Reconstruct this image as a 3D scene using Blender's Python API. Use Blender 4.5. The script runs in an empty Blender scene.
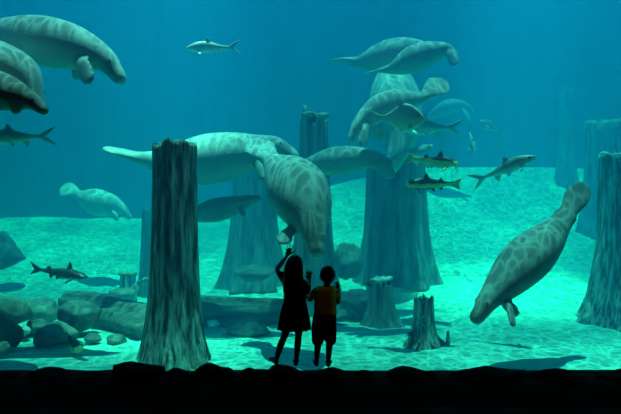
import bpy, bmesh, math, random
from mathutils import Vector, Matrix, noise

S = bpy.context.scene
COL = S.collection
R = math.radians

# ------------------------------------------------------------------ camera, light, exposure
EYE = 1.83
FOCAL = 604.0                         # pixels, for a 621 px wide frame
cam_d = bpy.data.cameras.new('camera')
cam_d.sensor_width = 36.0
cam_d.lens = FOCAL / 621.0 * 36.0
cam_d.clip_end = 200
cam = bpy.data.objects.new('camera', cam_d)
cam.location = (0, 0, EYE)
cam.rotation_euler = (R(90), 0, 0)
COL.objects.link(cam)
S.camera = cam

S.view_settings.view_transform = 'Standard'
S.view_settings.look = 'None'
S.view_settings.gamma = 1.0
S.view_settings.use_curve_mapping = False
S.view_settings.exposure = -0.08
cy = S.cycles
cy.use_denoising = True
cy.volume_bounces = 2
cy.max_bounces = 6
cy.diffuse_bounces = 3
cy.transparent_max_bounces = 24
cy.sample_clamp_indirect = 4.0

SURF = 9.8                            # height of the water surface
BACK = 22.5                           # rear wall of the tank
GLASS = 7.5

world = bpy.data.worlds.new('world')
S.world = world
world.use_nodes = True
bg = world.node_tree.nodes['Background']
bg.inputs['Color'].default_value = (0.05, 0.50, 0.80, 1)
bg.inputs['Strength'].default_value = 1.25

def lamp(name, kind, loc, aim, power, color, **kw):
    d = bpy.data.lights.new(name, kind)
    d.energy = power
    d.color = color
    for k, v in kw.items():
        setattr(d, k, v)
    o = bpy.data.objects.new(name, d)
    o.location = loc
    o.rotation_euler = (Vector(aim) - Vector(loc)).to_track_quat('-Z', 'Y').to_euler()
    COL.objects.link(o)
    return o

sun = lamp('sun', 'SUN', (0.6, 12.9, 30), (0, 13, 0), 12.0, (0.42, 0.96, 0.94), angle=R(0.12))
spot_a = lamp('tank_spotlight', 'SPOT', (-1.9, 9.0, 26), (-3.4, 11.8, 0), 125000, (0.55, 1.0, 0.84), spot_size=R(13), spot_blend=1.0, shadow_soft_size=0.03)
spot_b = lamp('tank_spotlight', 'SPOT', (6.0, 11.0, 26), (4.9, 14.2, 0), 140000, (0.45, 1.0, 0.90), spot_size=R(13), spot_blend=1.0, shadow_soft_size=0.03)
hall = lamp('added_hall_fill', 'AREA', (1.0, 3.2, 4.2), (0.2, 7.0, 0.6), 2.2, (1.0, 0.72, 0.4), size=0.6)  # added dim warm fill to show the orange shirt; no hall lamp known

# ------------------------------------------------------------------ helpers
def at(px, py, D):
    return Vector(((px - 310.5) / FOCAL * D, D, EYE + (207.0 - py) / FOCAL * D))

def pix(v):
    return 310.5 + v.x / v.y * FOCAL, 207.0 - (v.z - EYE) / v.y * FOCAL

def lerp(a, b, t): return a + (b - a) * t
def clamp(x, a=0.0, b=1.0): return max(a, min(b, x))
def smooth(a, b, x):
    t = clamp((x - a) / (b - a)); return t * t * (3 - 2 * t)

def interp(keys, s):
    """smooth interpolation of a table [(s, v0, v1...)]"""
    if s <= keys[0][0]: return keys[0][1:]
    for i in range(len(keys) - 1):
        k0, k1 = keys[i], keys[i + 1]
        if s <= k1[0]:
            t = (s - k0[0]) / (k1[0] - k0[0])
            km = keys[i - 1] if i > 0 else k0
            kp = keys[i + 2] if i + 2 < len(keys) else k1
            out = []
            for j in range(1, len(k0)):
                d = k1[0] - k0[0]
                m0 = (k1[j] - km[j]) / max(1e-6, k1[0] - km[0]) * d
                m1 = (kp[j] - k0[j]) / max(1e-6, kp[0] - k0[0]) * d
                t2, t3 = t * t, t * t * t
                out.append((2*t3 - 3*t2 + 1) * k0[j] + (t3 - 2*t2 + t) * m0 + (-2*t3 + 3*t2) * k1[j] + (t3 - t2) * m1)
            return tuple(out)
    return keys[-1][1:]

def crom(P, n):
    """n+1 points along a Catmull-Rom curve through P, evenly spaced; also the fractional control index of each"""
    if len(P) == 2:
        return [P[0].lerp(P[1], i / n) for i in range(n + 1)], [i / n for i in range(n + 1)]
    Q = [P[0] * 2 - P[1]] + list(P) + [P[-1] * 2 - P[-2]]
    fine, idx = [], []
    for i in range(len(P) - 1):
        p0, p1, p2, p3 = Q[i:i + 4]
        for k in range(24):
            t = k / 24
            fine.append(0.5 * ((2 * p1) + (p2 - p0) * t + (2*p0 - 5*p1 + 4*p2 - p3) * t*t + (3*p1 - p0 - 3*p2 + p3) * t*t*t))
            idx.append(i + t)
    fine.append(P[-1].copy()); idx.append(len(P) - 1.0)
    L = [0.0]
    for i in range(1, len(fine)):
        L.append(L[-1] + (fine[i] - fine[i - 1]).length)
    out, oi, j = [], [], 0
    for i in range(n + 1):
        d = L[-1] * i / n
        while j < len(L) - 2 and L[j + 1] < d: j += 1
        t = clamp((d - L[j]) / max(1e-9, L[j + 1] - L[j]))
        out.append(fine[j].lerp(fine[j + 1], t)); oi.append(lerp(idx[j], idx[j + 1], t))
    return out, oi

def frames(pts, hints):
    fr = []
    for i, p in enumerate(pts):
        T = (pts[min(i + 1, len(pts) - 1)] - pts[max(i - 1, 0)]).normalized()
        h = hints[i] if isinstance(hints, list) else hints
        lat = T.cross(h)
        if lat.length < 1e-4: lat = T.cross(Vector((0.3, 0.8, 0.5)))
        lat.normalize()
        fr.append((T, lat, lat.cross(T).normalized()))
    return fr

def rings(bm, pts, fr, ab, n=18, cap=True, pw=1.0):
    """closed tube of elliptical rings; ab = [(lateral, dorsal)] half sizes"""
    R_ = []
    for p, (T, la, do), (a, b) in zip(pts, fr, ab):
        ring = []
        for k in range(n):
            th = 2 * math.pi * k / n
            c, s = math.cos(th), math.sin(th)
            if pw != 1.0:
                c = math.copysign(abs(c) ** pw, c); s = math.copysign(abs(s) ** pw, s)
            ring.append(bm.verts.new(p + la * (a * c) + do * (b * s)))
        R_.append(ring)
    for r0, r1 in zip(R_, R_[1:]):
        for k in range(n):
            bm.faces.new((r0[k], r0[(k + 1) % n], r1[(k + 1) % n], r1[k]))
    if cap:
        bm.faces.new(list(reversed(R_[0]))); bm.faces.new(R_[-1])
    return R_

def limb(bm, P, rad, hint=Vector((0, -1, 0)), n=12, steps=None):
    """tube through points P with radii rad (number or (lateral, dorsal))"""
    steps = steps or 5 * (len(P) - 1)
    pts, idx = crom(P, steps)
    rr = [(r, r) if not isinstance(r, tuple) else r for r in rad]
    tab = [(i, r[0], r[1]) for i, r in enumerate(rr)]
    ab = [interp(tab, i) for i in idx]
    # rounded ends
    fr = frames(pts, hint)
    T0, T1 = fr[0][0], fr[-1][0]
    e0, e1 = min(ab[0]), min(ab[-1])
    pts = [pts[0] - T0 * e0 * 0.9, pts[0] - T0 * e0 * 0.5] + pts + [pts[-1] + T1 * e1 * 0.5, pts[-1] + T1 * e1 * 0.9]
    fr = [fr[0], fr[0]] + fr + [fr[-1], fr[-1]]
    sc = lambda t, f: (t[0] * f, t[1] * f)
    ab = [sc(ab[0], .35), sc(ab[0], .85)] + ab + [sc(ab[-1], .85), sc(ab[-1], .35)]
    return rings(bm, pts, fr, ab, n)

def blob(bm, c, r, rot=None, u=16, v=10):
    M = Matrix.Translation(c) @ (rot.to_4x4() if rot else Matrix()) @ Matrix.Diagonal((r[0], r[1], r[2], 1))
    bmesh.ops.create_uvsphere(bm, u_segments=u, v_segments=v, radius=1, matrix=M)

def prism(bm, poly, y0, th, M=None):
    """thin plate: polygon in local (x, z), thickness th around y0"""
    M = M or Matrix()
    f = [bm.verts.new(M @ Vector((x, y0 - th / 2, z))) for x, z in poly]
    b = [bm.verts.new(M @ Vector((x, y0 + th / 2, z))) for x, z in poly]
    bm.faces.new(f); bm.faces.new(list(reversed(b)))
    n = len(poly)
    for i in range(n):
        bm.faces.new((f[(i + 1) % n], f[i], b[i], b[(i + 1) % n]))

def obj(name, bm, mats, parent=None, loc=None, smooth_=True, remesh=None, iters=4):
    bmesh.ops.recalc_face_normals(bm, faces=bm.faces)
    me = bpy.data.meshes.new(name)
    bm.to_mesh(me); bm.free()
    for m in (mats if isinstance(mats, (list, tuple)) else [mats]):
        me.materials.append(m)
    if smooth_:
        me.polygons.foreach_set('use_smooth', [True] * len(me.polygons))
    o = bpy.data.objects.new(name, me)
    COL.objects.link(o)
    if loc is not None: o.location = loc
    if parent is not None: o.parent = parent
    if remesh:
        m = o.modifiers.new('remesh', 'REMESH'); m.mode = 'VOXEL'; m.voxel_size = remesh; m.use_smooth_shade = True
        if iters:
            s = o.modifiers.new('smooth', 'SMOOTH'); s.factor = 0.5; s.iterations = iters
    return o

def tag(o, label=None, cat=None, group=None, kind=None):
    if label: o['label'] = label
    if cat: o['category'] = cat
    if group: o['group'] = group
    if kind: o['kind'] = kind
    return o

def struct(name, bm, m, smooth_=False):
    o = obj(name, bm, m, smooth_=smooth_)
    o['kind'] = 'structure'
    return o

def box(bm, lo, hi):
    v = [bm.verts.new((x, y, z)) for x in (lo[0], hi[0]) for y in (lo[1], hi[1]) for z in (lo[2], hi[2])]
    for q in ((0, 1, 3, 2), (4, 6, 7, 5), (0, 4, 5, 1), (2, 3, 7, 6), (0, 2, 6, 4), (1, 5, 7, 3)):
        bm.faces.new([v[i] for i in q])

def recentre(o, base=False):
    """put the origin of a mesh object at its middle (or the middle of its base), world shape unchanged"""
    vs = o.data.vertices
    lo = Vector([min(v.co[i] for v in vs) for i in range(3)]); hi = Vector([max(v.co[i] for v in vs) for i in range(3)])
    c = (lo + hi) / 2
    if base: c.z = lo.z
    o.data.transform(Matrix.Translation(-c))
    o.location = o.location + c
    return o

# ------------------------------------------------------------------ materials
def mat(name, rough=0.7, spec=0.3):
    m = bpy.data.materials.new(name)
    m.use_nodes = True
    nt = m.node_tree
    p = nt.nodes['Principled BSDF']
    p.inputs['Roughness'].default_value = rough
    p.inputs['Specular IOR Level'].default_value = spec
    return m, nt, p

def N(nt, t, **kw):
    n = nt.nodes.new(t)
    for k, v in kw.items():
        if k in n.inputs: n.inputs[k].default_value = v
        else: setattr(n, k, v)
    return n

def ramp(nt, src, stops):
    r = nt.nodes.new('ShaderNodeValToRGB')
    el = r.color_ramp.elements
    while len(el) < len(stops): el.new(0.5)
    for e, (p, c) in zip(el, stops):
        e.position = p; e.color = (*c, 1) if len(c) == 3 else c
    nt.links.new(src, r.inputs['Fac'])
    return r

def coords(nt, space='Object', scale=(1, 1, 1)):
    tc = nt.nodes.new('ShaderNodeTexCoord')
    mp = nt.nodes.new('ShaderNodeMapping')
    mp.inputs['Scale'].default_value = scale
    nt.links.new(tc.outputs[space], mp.inputs['Vector'])
    return mp.outputs['Vector']

def bump(nt, p, src, strength, dist):
    b = nt.nodes.new('ShaderNodeBump')
    b.inputs['Strength'].default_value = strength
    b.inputs['Distance'].default_value = dist
    nt.links.new(src, b.inputs['Height'])
    nt.links.new(b.outputs['Normal'], p.inputs['Normal'])

def noisy(name, c0, c1, scale=4.0, detail=6, stretch=(1, 1, 1), rough=0.8, spec=0.2, bs=0.4, bd=0.03, lo=0.35, hi=0.65, bscale=None):
    m, nt, p = mat(name, rough, spec)
    v = coords(nt, 'Object', stretch)
    n = N(nt, 'ShaderNodeTexNoise', Scale=scale, Detail=detail, Roughness=0.6)
    nt.links.new(v, n.inputs['Vector'])
    r = ramp(nt, n.outputs['Fac'], [(lo, c0), (hi, c1)])
    nt.links.new(r.outputs['Color'], p.inputs['Base Color'])
    if bs:
        n2 = N(nt, 'ShaderNodeTexNoise', Scale=bscale or scale * 2, Detail=8, Roughness=0.65)
        nt.links.new(v, n2.inputs['Vector'])
        bump(nt, p, n2.outputs['Fac'], bs, bd)
    return m

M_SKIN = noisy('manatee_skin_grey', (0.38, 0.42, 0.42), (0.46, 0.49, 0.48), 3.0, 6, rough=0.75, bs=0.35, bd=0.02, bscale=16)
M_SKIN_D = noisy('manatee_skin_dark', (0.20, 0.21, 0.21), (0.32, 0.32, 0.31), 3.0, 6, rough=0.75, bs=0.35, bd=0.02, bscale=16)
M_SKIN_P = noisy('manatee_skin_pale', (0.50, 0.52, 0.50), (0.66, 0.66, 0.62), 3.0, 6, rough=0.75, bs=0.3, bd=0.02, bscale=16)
M_EYE, _, _p = mat('eye_dark', 0.2, 0.5); _p.inputs['Base Color'].default_value = (0.01, 0.01, 0.01, 1)
M_BARK = noisy('bark_weathered', (0.07, 0.08, 0.08), (0.80, 0.80, 0.72), 2.2, 10, (6.0, 6.0, 0.7), rough=0.95, bs=1.0, bd=0.12, lo=0.42, hi=0.64, bscale=3.5)
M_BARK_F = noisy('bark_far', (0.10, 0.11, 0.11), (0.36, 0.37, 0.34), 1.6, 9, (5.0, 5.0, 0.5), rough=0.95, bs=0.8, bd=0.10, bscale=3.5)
M_LOG = noisy('log_wood', (0.07, 0.08, 0.08), (0.25, 0.26, 0.24), 2.0, 8, (0.4, 3.0, 3.0), rough=0.95, bs=0.9, bd=0.08, bscale=3.0)
M_STONE = noisy('boulder_stone', (0.12, 0.14, 0.14), (0.28, 0.29, 0.27), 2.5, 8, rough=0.9, bs=0.6, bd=0.05)
M_STONE_D = noisy('boulder_dark', (0.08, 0.09, 0.10), (0.18, 0.19, 0.19), 2.5, 8, rough=0.9, bs=0.6, bd=0.05)
M_PALE = noisy('pale_stone', (0.5, 0.5, 0.46), (0.7, 0.7, 0.65), 3.0, 5, rough=0.9, bs=0.4, bd=0.03)
M_MOSS = noisy('moss', (0.16, 0.22, 0.16), (0.45, 0.52, 0.40), 9.0, 6, rough=1.0, spec=0.05, bs=1.0, bd=0.05)
M_BLACK = noisy('black_rock', (0.006, 0.006, 0.006), (0.014, 0.013, 0.012), 3.0, 6, rough=0.95, spec=0.05, bs=0.5, bd=0.03)
M_WALL = noisy('tank_wall', (0.08, 0.12, 0.14), (0.12, 0.16, 0.18), 0.8, 4, rough=0.9, bs=0.3, bd=0.05)
M_HALL = noisy('hall_black', (0.008, 0.008, 0.008), (0.012, 0.012, 0.012), 2.0, 3, rough=0.95, spec=0.05, bs=0)
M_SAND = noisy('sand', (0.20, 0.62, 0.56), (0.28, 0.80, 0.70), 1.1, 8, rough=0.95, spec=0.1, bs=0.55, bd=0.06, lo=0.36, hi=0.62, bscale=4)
_nt = M_SAND.node_tree; _p = _nt.nodes['Principled BSDF']
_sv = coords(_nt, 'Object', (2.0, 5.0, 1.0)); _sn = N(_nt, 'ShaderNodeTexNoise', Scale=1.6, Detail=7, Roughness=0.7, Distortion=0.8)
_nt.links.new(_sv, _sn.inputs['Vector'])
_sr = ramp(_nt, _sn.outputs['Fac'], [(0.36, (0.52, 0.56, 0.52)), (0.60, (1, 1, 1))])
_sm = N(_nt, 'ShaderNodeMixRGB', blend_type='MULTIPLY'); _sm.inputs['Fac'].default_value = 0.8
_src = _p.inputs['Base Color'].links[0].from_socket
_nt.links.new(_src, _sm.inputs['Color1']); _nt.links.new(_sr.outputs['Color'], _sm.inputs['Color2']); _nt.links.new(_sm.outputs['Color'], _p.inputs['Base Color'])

# clear glass
M_GLASS = bpy.data.materials.new('aquarium_glass'); M_GLASS.use_nodes = True
_nt = M_GLASS.node_tree; _nt.nodes.remove(_nt.nodes['Principled BSDF'])
_t = _nt.nodes.new('ShaderNodeBsdfTransparent'); _t.inputs['Color'].default_value = (0.97, 0.985, 0.985, 1)
_nt.links.new(_t.outputs[0], _nt.nodes['Material Output'].inputs['Surface'])

# water: absorbs red, scatters blue-green
M_WATER = bpy.data.materials.new('tank_water'); M_WATER.use_nodes = True
_nt = M_WATER.node_tree; _nt.nodes.remove(_nt.nodes['Principled BSDF'])
_s = N(_nt, 'ShaderNodeVolumeScatter', Color=(0.01, 0.33, 0.76, 1), Density=0.080, Anisotropy=0.1)
_a = N(_nt, 'ShaderNodeVolumeAbsorption', Color=(0.0, 0.87, 0.86, 1), Density=0.20)
_ad = _nt.nodes.new('ShaderNodeAddShader')
_nt.links.new(_s.outputs[0], _ad.inputs[0]); _nt.links.new(_a.outputs[0], _ad.inputs[1])
_nt.links.new(_ad.outputs[0], _nt.nodes['Material Output'].inputs['Volume'])

# flat unseen water surface: caustic net and broad dim patches painted into its transparency
M_CAUSTIC = bpy.data.materials.new('caustic_water_surface'); M_CAUSTIC.use_nodes = True
_nt = M_CAUSTIC.node_tree; _nt.nodes.remove(_nt.nodes['Principled BSDF'])
_v = coords(_nt, 'Object')
_w = N(_nt, 'ShaderNodeTexNoise', Scale=1.1, Detail=3)
_nt.links.new(_v, _w.inputs['Vector'])
_mx = N(_nt, 'ShaderNodeMixRGB', blend_type='LINEAR_LIGHT'); _mx.inputs['Fac'].default_value = 0.35
_nt.links.new(_v, _mx.inputs['Color1']); _nt.links.new(_w.outputs['Color'], _mx.inputs['Color2'])
_lines = []
for sc_, k_ in ((3.0, 22.0), (4.8, 18.0)):
    vo = N(_nt, 'ShaderNodeTexVoronoi', feature='DISTANCE_TO_EDGE', Scale=sc_)
    _nt.links.new(_mx.outputs['Color'], vo.inputs['Vector'])
    e = N(_nt, 'ShaderNodeMath', operation='MULTIPLY'); e.inputs[1].default_value = -k_
    _nt.links.new(vo.outputs['Distance'], e.inputs[0])
    x = N(_nt, 'ShaderNodeMath', operation='EXPONENT'); _nt.links.new(e.outputs[0], x.inputs[0])
    _lines.append(x)
_sum = N(_nt, 'ShaderNodeMath', operation='ADD'); _nt.links.new(_lines[0].outputs[0], _sum.inputs[0]); _nt.links.new(_lines[1].outputs[0], _sum.inputs[1])
_big = N(_nt, 'ShaderNodeTexNoise', Scale=0.32, Detail=2); _nt.links.new(_v, _big.inputs['Vector'])
_bm = N(_nt, 'ShaderNodeMapRange'); _bm.inputs[1].default_value = 0.35; _bm.inputs[2].default_value = 0.65; _bm.inputs[3].default_value = 0.45; _bm.inputs[4].default_value = 1.0
_nt.links.new(_big.outputs['Fac'], _bm.inputs[0])
_mr = N(_nt, 'ShaderNodeMapRange'); _mr.inputs[1].default_value = 0.05; _mr.inputs[2].default_value = 0.95; _mr.inputs[3].default_value = 0.42; _mr.inputs[4].default_value = 1.0
_nt.links.new(_sum.outputs[0], _mr.inputs[0])
_mu = N(_nt, 'ShaderNodeMath', operation='MULTIPLY'); _nt.links.new(_mr.outputs[0], _mu.inputs[0]); _nt.links.new(_bm.outputs[0], _mu.inputs[1])
_t = _nt.nodes.new('ShaderNodeBsdfTransparent'); _nt.links.new(_mu.outputs[0], _t.inputs['Color'])
_nt.links.new(_t.outputs[0], _nt.nodes['Material Output'].inputs['Surface'])

# ------------------------------------------------------------------ setting
TW = 13.0
def ground(x, y):
    t = max(0.0, y - 11.5)
    h = -0.47 + 0.035 * t * t * (0.45 + 0.44 * smooth(-5, 5, x))
    h += 0.10 * noise.noise(Vector((x * 0.45, y * 0.45, 3.1))) * smooth(8, 11, y)
    h += 0.035 * noise.noise(Vector((x * 1.5 + y * 0.3, y * 1.9, 7.7))) + 0.015 * noise.noise(Vector((x * 4 + y, y * 5.5, 1.7)))
    return h

bm = bmesh.new()
NX, NY = 230, 150
gv = [[bm.verts.new((lerp(-TW, TW, i / NX), lerp(GLASS + 0.1, BACK + 0.3, j / NY), 0)) for i in range(NX + 1)] for j in range(NY + 1)]
for row in gv:
    for v in row: v.co.z = ground(v.co.x, v.co.y)
for j in range(NY):
    for i in range(NX):
        bm.faces.new((gv[j][i], gv[j][i + 1], gv[j + 1][i + 1], gv[j + 1][i]))
struct('ground', bm, M_SAND, True)

bm = bmesh.new(); box(bm, (-TW, BACK, -1.5), (TW, BACK + 0.3, SURF + 0.6)); struct('wall_back', bm, M_WALL)
bm = bmesh.new(); box(bm, (-TW - 0.3, GLASS, -1.5), (-TW, BACK + 0.3, SURF + 0.6)); struct('wall_tank_left', bm, M_WALL)
bm = bmesh.new(); box(bm, (TW, GLASS, -1.5), (TW + 0.3, BACK + 0.3, SURF + 0.6)); struct('wall_tank_right', bm, M_WALL)
GX, GT = 5.6, 5.0
bm = bmesh.new()
box(bm, (-TW - 0.3, GLASS - 0.25, -1.5), (-GX, GLASS, SURF + 0.6))
struct('wall_front_left', bm, M_HALL)
bm = bmesh.new()
box(bm, (GX, GLASS - 0.25, -1.5), (TW + 0.3, GLASS, SURF + 0.6))
struct('wall_front_right', bm, M_HALL)
bm = bmesh.new()
box(bm, (-GX, GLASS - 0.25, GT), (GX, GLASS, SURF + 0.6))
struct('wall_front', bm, M_HALL)
bm = bmesh.new(); box(bm, (-GX - 0.1, GLASS, -0.9), (GX + 0.1, GLASS + 0.09, GT + 0.1)); struct('window_1', bm, M_GLASS)
bm = bmesh.new(); box(bm, (-7, -4, -0.35), (7, GLASS - 0.01, -0.22)); struct('floor', bm, M_HALL)
bm = bmesh.new(); box(bm, (-7, -4, GT), (7, GLASS - 0.25, GT + 0.2)); struct('ceiling', bm, M_HALL)
bm = bmesh.new(); box(bm, (-7.2, -4, -0.3), (-7, GLASS, GT)); struct('wall_left', bm, M_HALL)
bm = bmesh.new(); box(bm, (7, -4, -0.3), (7.2, GLASS, GT)); struct('wall_right', bm, M_HALL)
bm = bmesh.new(); box(bm, (-7, -4.2, -0.3), (7, -4, GT)); struct('wall_rear', bm, M_HALL)

bm = bmesh.new(); box(bm, (-TW + 0.002, GLASS + 0.091, -1.4), (TW - 0.002, BACK - 0.002, SURF - 0.01))
tag(obj('water', bm, M_WATER, smooth_=False), 'clear blue green water filling the whole tank behind the glass', 'water', kind='stuff')
bm = bmesh.new()
vs = [bm.verts.new(c) for c in ((-TW, GLASS, SURF), (TW, GLASS, SURF), (TW, BACK, SURF), (-TW, BACK, SURF))]
bm.faces.new(vs)
struct('water_surface', bm, M_CAUSTIC)

# ------------------------------------------------------------------ rocks
def boulder_bm(rx, ry, rz, seed, facets=14, sub=3, rough=0.08):
    rnd = random.Random(seed)
    bm = bmesh.new()
    bmesh.ops.create_icosphere(bm, subdivisions=sub, radius=1)
    pl = []
    for _ in range(facets):
        n = Vector((rnd.gauss(0, 1), rnd.gauss(0, 1), rnd.gauss(0, 1))).normalized()
        pl.append((n, rnd.uniform(0.72, 1.0)))
    off = Vector((seed * 1.7, seed * 0.9, seed * 2.3))
    for v in bm.verts:
        d = v.co.normalized(); r = 1.15
        for n, k in pl:
            c = n.dot(d)
            if c > 0.05: r = min(r, k / c)
        r *= 1 + rough * noise.noise(d * 2.2 + off) + rough * 0.5 * noise.noise(d * 6 + off)
        v.co = Vector((d.x * rx, d.y * ry, d.z * rz)) * r
    return bm

def rock(name, label, px, py, D, hw, hh, seed, m, depth=1.0, rotz=0.0, rotx=0.0, group=None, cat='rock', sub=4):
    """boulder whose middle shows at (px, py), hw x hh half pixels"""
    k = D / FOCAL
    bm = boulder_bm(hw * k, hw * k * depth, hh * k, seed, sub=sub)
    bmesh.ops.rotate(bm, verts=bm.verts, cent=(0, 0, 0), matrix=Matrix.Rotation(rotz, 3, 'Z'))
    bmesh.ops.rotate(bm, verts=bm.verts, cent=(0, 0, 0), matrix=Matrix.Rotation(rotx, 3, 'Y'))
    o = obj(name, bm, m, loc=at(px, py, D))
    return tag(o, label, cat, group)

# black ledge of rock in front of the glass
bm = bmesh.new()
nx, ny = 120, 10
lv = [[None] * (nx + 1) for _ in range(ny + 1)]
for j in range(ny + 1):
    for i in range(nx + 1):
        x = lerp(-6.2, 6.2, i / nx); y = lerp(6.15, GLASS - 0.02, j / ny)
        z = -0.088 + 0.02 * noise.noise(Vector((x * 2.5, y * 2.5, 0))) - 0.10 * smooth(6.9, 7.4, y) - 0.14 * smooth(6.5, 6.15, y)
        lv[j][i] = bm.verts.new((x, y, z))
for j in range(ny):
    for i in range(nx):
        bm.faces.new((lv[j][i], lv[j][i + 1], lv[j + 1][i + 1], lv[j + 1][i]))
lo_ = [bm.verts.new((lv[0][i].co.x, 6.15, -0.30)) for i in range(nx + 1)]
for i in range(nx):
    bm.faces.new((lo_[i], lo_[i + 1], lv[0][i + 1], lv[0][i]))
struct('rock_ledge', bm, M_BLACK, True)

# each: px left, px right, py of the crest, seed, label
LEDGE = [
 (-14, 21, 370, 3, 'low flat black ledge rock in the lower left corner, below the boulder pile'),
 (24, 76, 366.5, 11, 'long low black rock on the ledge below the green and yellow catfish'),
 (77, 106, 370.3, 5, 'small flat black rock left of the humped one by the trunk'),
 (107, 166, 361, 8, 'humped black rock on the ledge covering the left foot of the big trunk'),
 (167, 190, 367.5, 2, 'black rock on the ledge in the dip below the middle of the big trunk'),
 (191, 236, 362.5, 9, 'pointed black rock on the ledge at the right foot of the big trunk'),
 (237, 262, 367.6, 14, 'low black rock on the ledge just left of the girl'),
 (264, 299, 364.0, 21, 'rounded black rock under the shoes of the girl'),
 (303, 350, 366.8, 17, 'flat black rock under the shoes of the boy in the orange shirt'),
 (352, 378, 369.5, 6, 'sloping black rock on the ledge right of the boy'),
 (382, 438, 365.5, 12, 'flat topped black rock on the ledge below the hollow stump'),
 (446, 524, 365.5, 4, 'wide black rock on the ledge below the head of the diving manatee'),
 (527, 587, 368.0, 15, 'long low black rock on the ledge below the bare sand at the right'),
 (590, 650, 368.2, 19, 'black rock in the lower right corner below the tall right trunk'),
]
for l, r, top, sd, lab in LEDGE:
    D = 6.85
    k = D / FOCAL
    bm = boulder_bm((r - l) / 2 * k * 1.03, 0.36, 0.26, sd, facets=18, rough=0.05)
    for v in bm.verts:                      # flattened crest that falls away from the viewer
        lim = 0.15 * (1 - 0.38 * (v.co.x / ((r - l) / 2 * k)) ** 2) + 0.05 * noise.noise(Vector((v.co.x * 3.2, v.co.y * 2, sd))) + 0.02 * noise.noise(Vector((v.co.x * 9, v.co.y * 4, sd)))
        if v.co.z > lim: v.co.z = lim + (v.co.z - lim) * 0.10
        v.co.z -= 0.10 * smooth(-0.05, 0.36, v.co.y)
    c = at((l + r) / 2, 375, D)
    mn = min(pix(v.co + c)[1] for v in bm.verts)
    for _ in range(3):
        c.z -= (top - mn) * D / FOCAL
        mn = min(pix(v.co + c)[1] for v in bm.verts)
    tag(obj('ledge_rock', bm, M_BLACK, loc=c), lab, 'rock', 'black rocks along the ledge')

TANK = [
 # px py D hw hh seed mat label
 (8, 312, 10.6, 21, 18, 31, M_STONE, 'big grey boulder at the left edge, uppermost of the pile'),
 (42, 312, 11.6, 19, 13, 32, M_STONE, 'rounded grey boulder in the pile, just below the slender dark catfish'),
 (4, 332, 9.8, 17, 17, 33, M_STONE_D, 'dark boulder at the left edge, below the uppermost boulder of the pile'),
 (24, 331, 10.4, 6, 4.5, 34, M_PALE, 'small pale stone tucked in the gap of the boulder pile'),
 (53, 335, 10.1, 22, 13, 35, M_STONE, 'sloping grey slab of rock behind the green and yellow catfish'),
 (79, 315, 10.8, 19, 14, 36, M_STONE_D, 'angular boulder leaning on the left end of the fallen log'),
 (36, 328, 10.8, 12, 8, 41, M_STONE_D, 'dark rock in the shadowed middle of the boulder pile'),
 (116, 341, 10.1, 10, 6, 37, M_STONE, 'small rounded rock under the fallen log, nearest the big trunk'),
 (93, 338, 10.2, 8, 5, 38, M_STONE_D, 'small dark rock under the middle of the fallen log'),
 (3, 348, 9.3, 9, 6, 39, M_STONE, 'low rock on the sand in the corner just above the black ledge'),
 (122, 294, 12.6, 12, 7, 40, M_STONE, 'flat rock at the foot of the little broken stump'),
 (247, 329, 11.0, 21, 9.5, 42, M_STONE, 'large smooth rock below the log between the big trunk and the girl'),
 (213, 324, 11.2, 7, 3.5, 43, M_PALE, 'little pale stone under the log right beside the big trunk'),
 (347, 261, 14.2, 15, 17, 44, M_STONE, 'tall blue grey boulder leaning on the broad trunk, above the boy'),
 (357, 305, 12.4, 17, 15, 45, M_STONE_D, 'dark boulder at the left foot of the ringed stump'),
 (340, 316, 11.8, 9, 6, 52, M_STONE, 'low rock on the sand just right of the boy, beside the dark boulder'),
 (2, 254, 15.5, 21, 19, 46, M_STONE_D, 'large dim boulder far back at the left edge of the sand slope'),
 (252, 273, 13.9, 21, 7, 47, M_STONE_D, 'flat dim rock at the foot of the flared trunk left of the diving manatee'),
]
for px, py, D, hw, hh, sd, m, lab in TANK:
    rock('boulder', lab, px, py, D, hw, hh, sd, m, depth=0.9)

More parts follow.
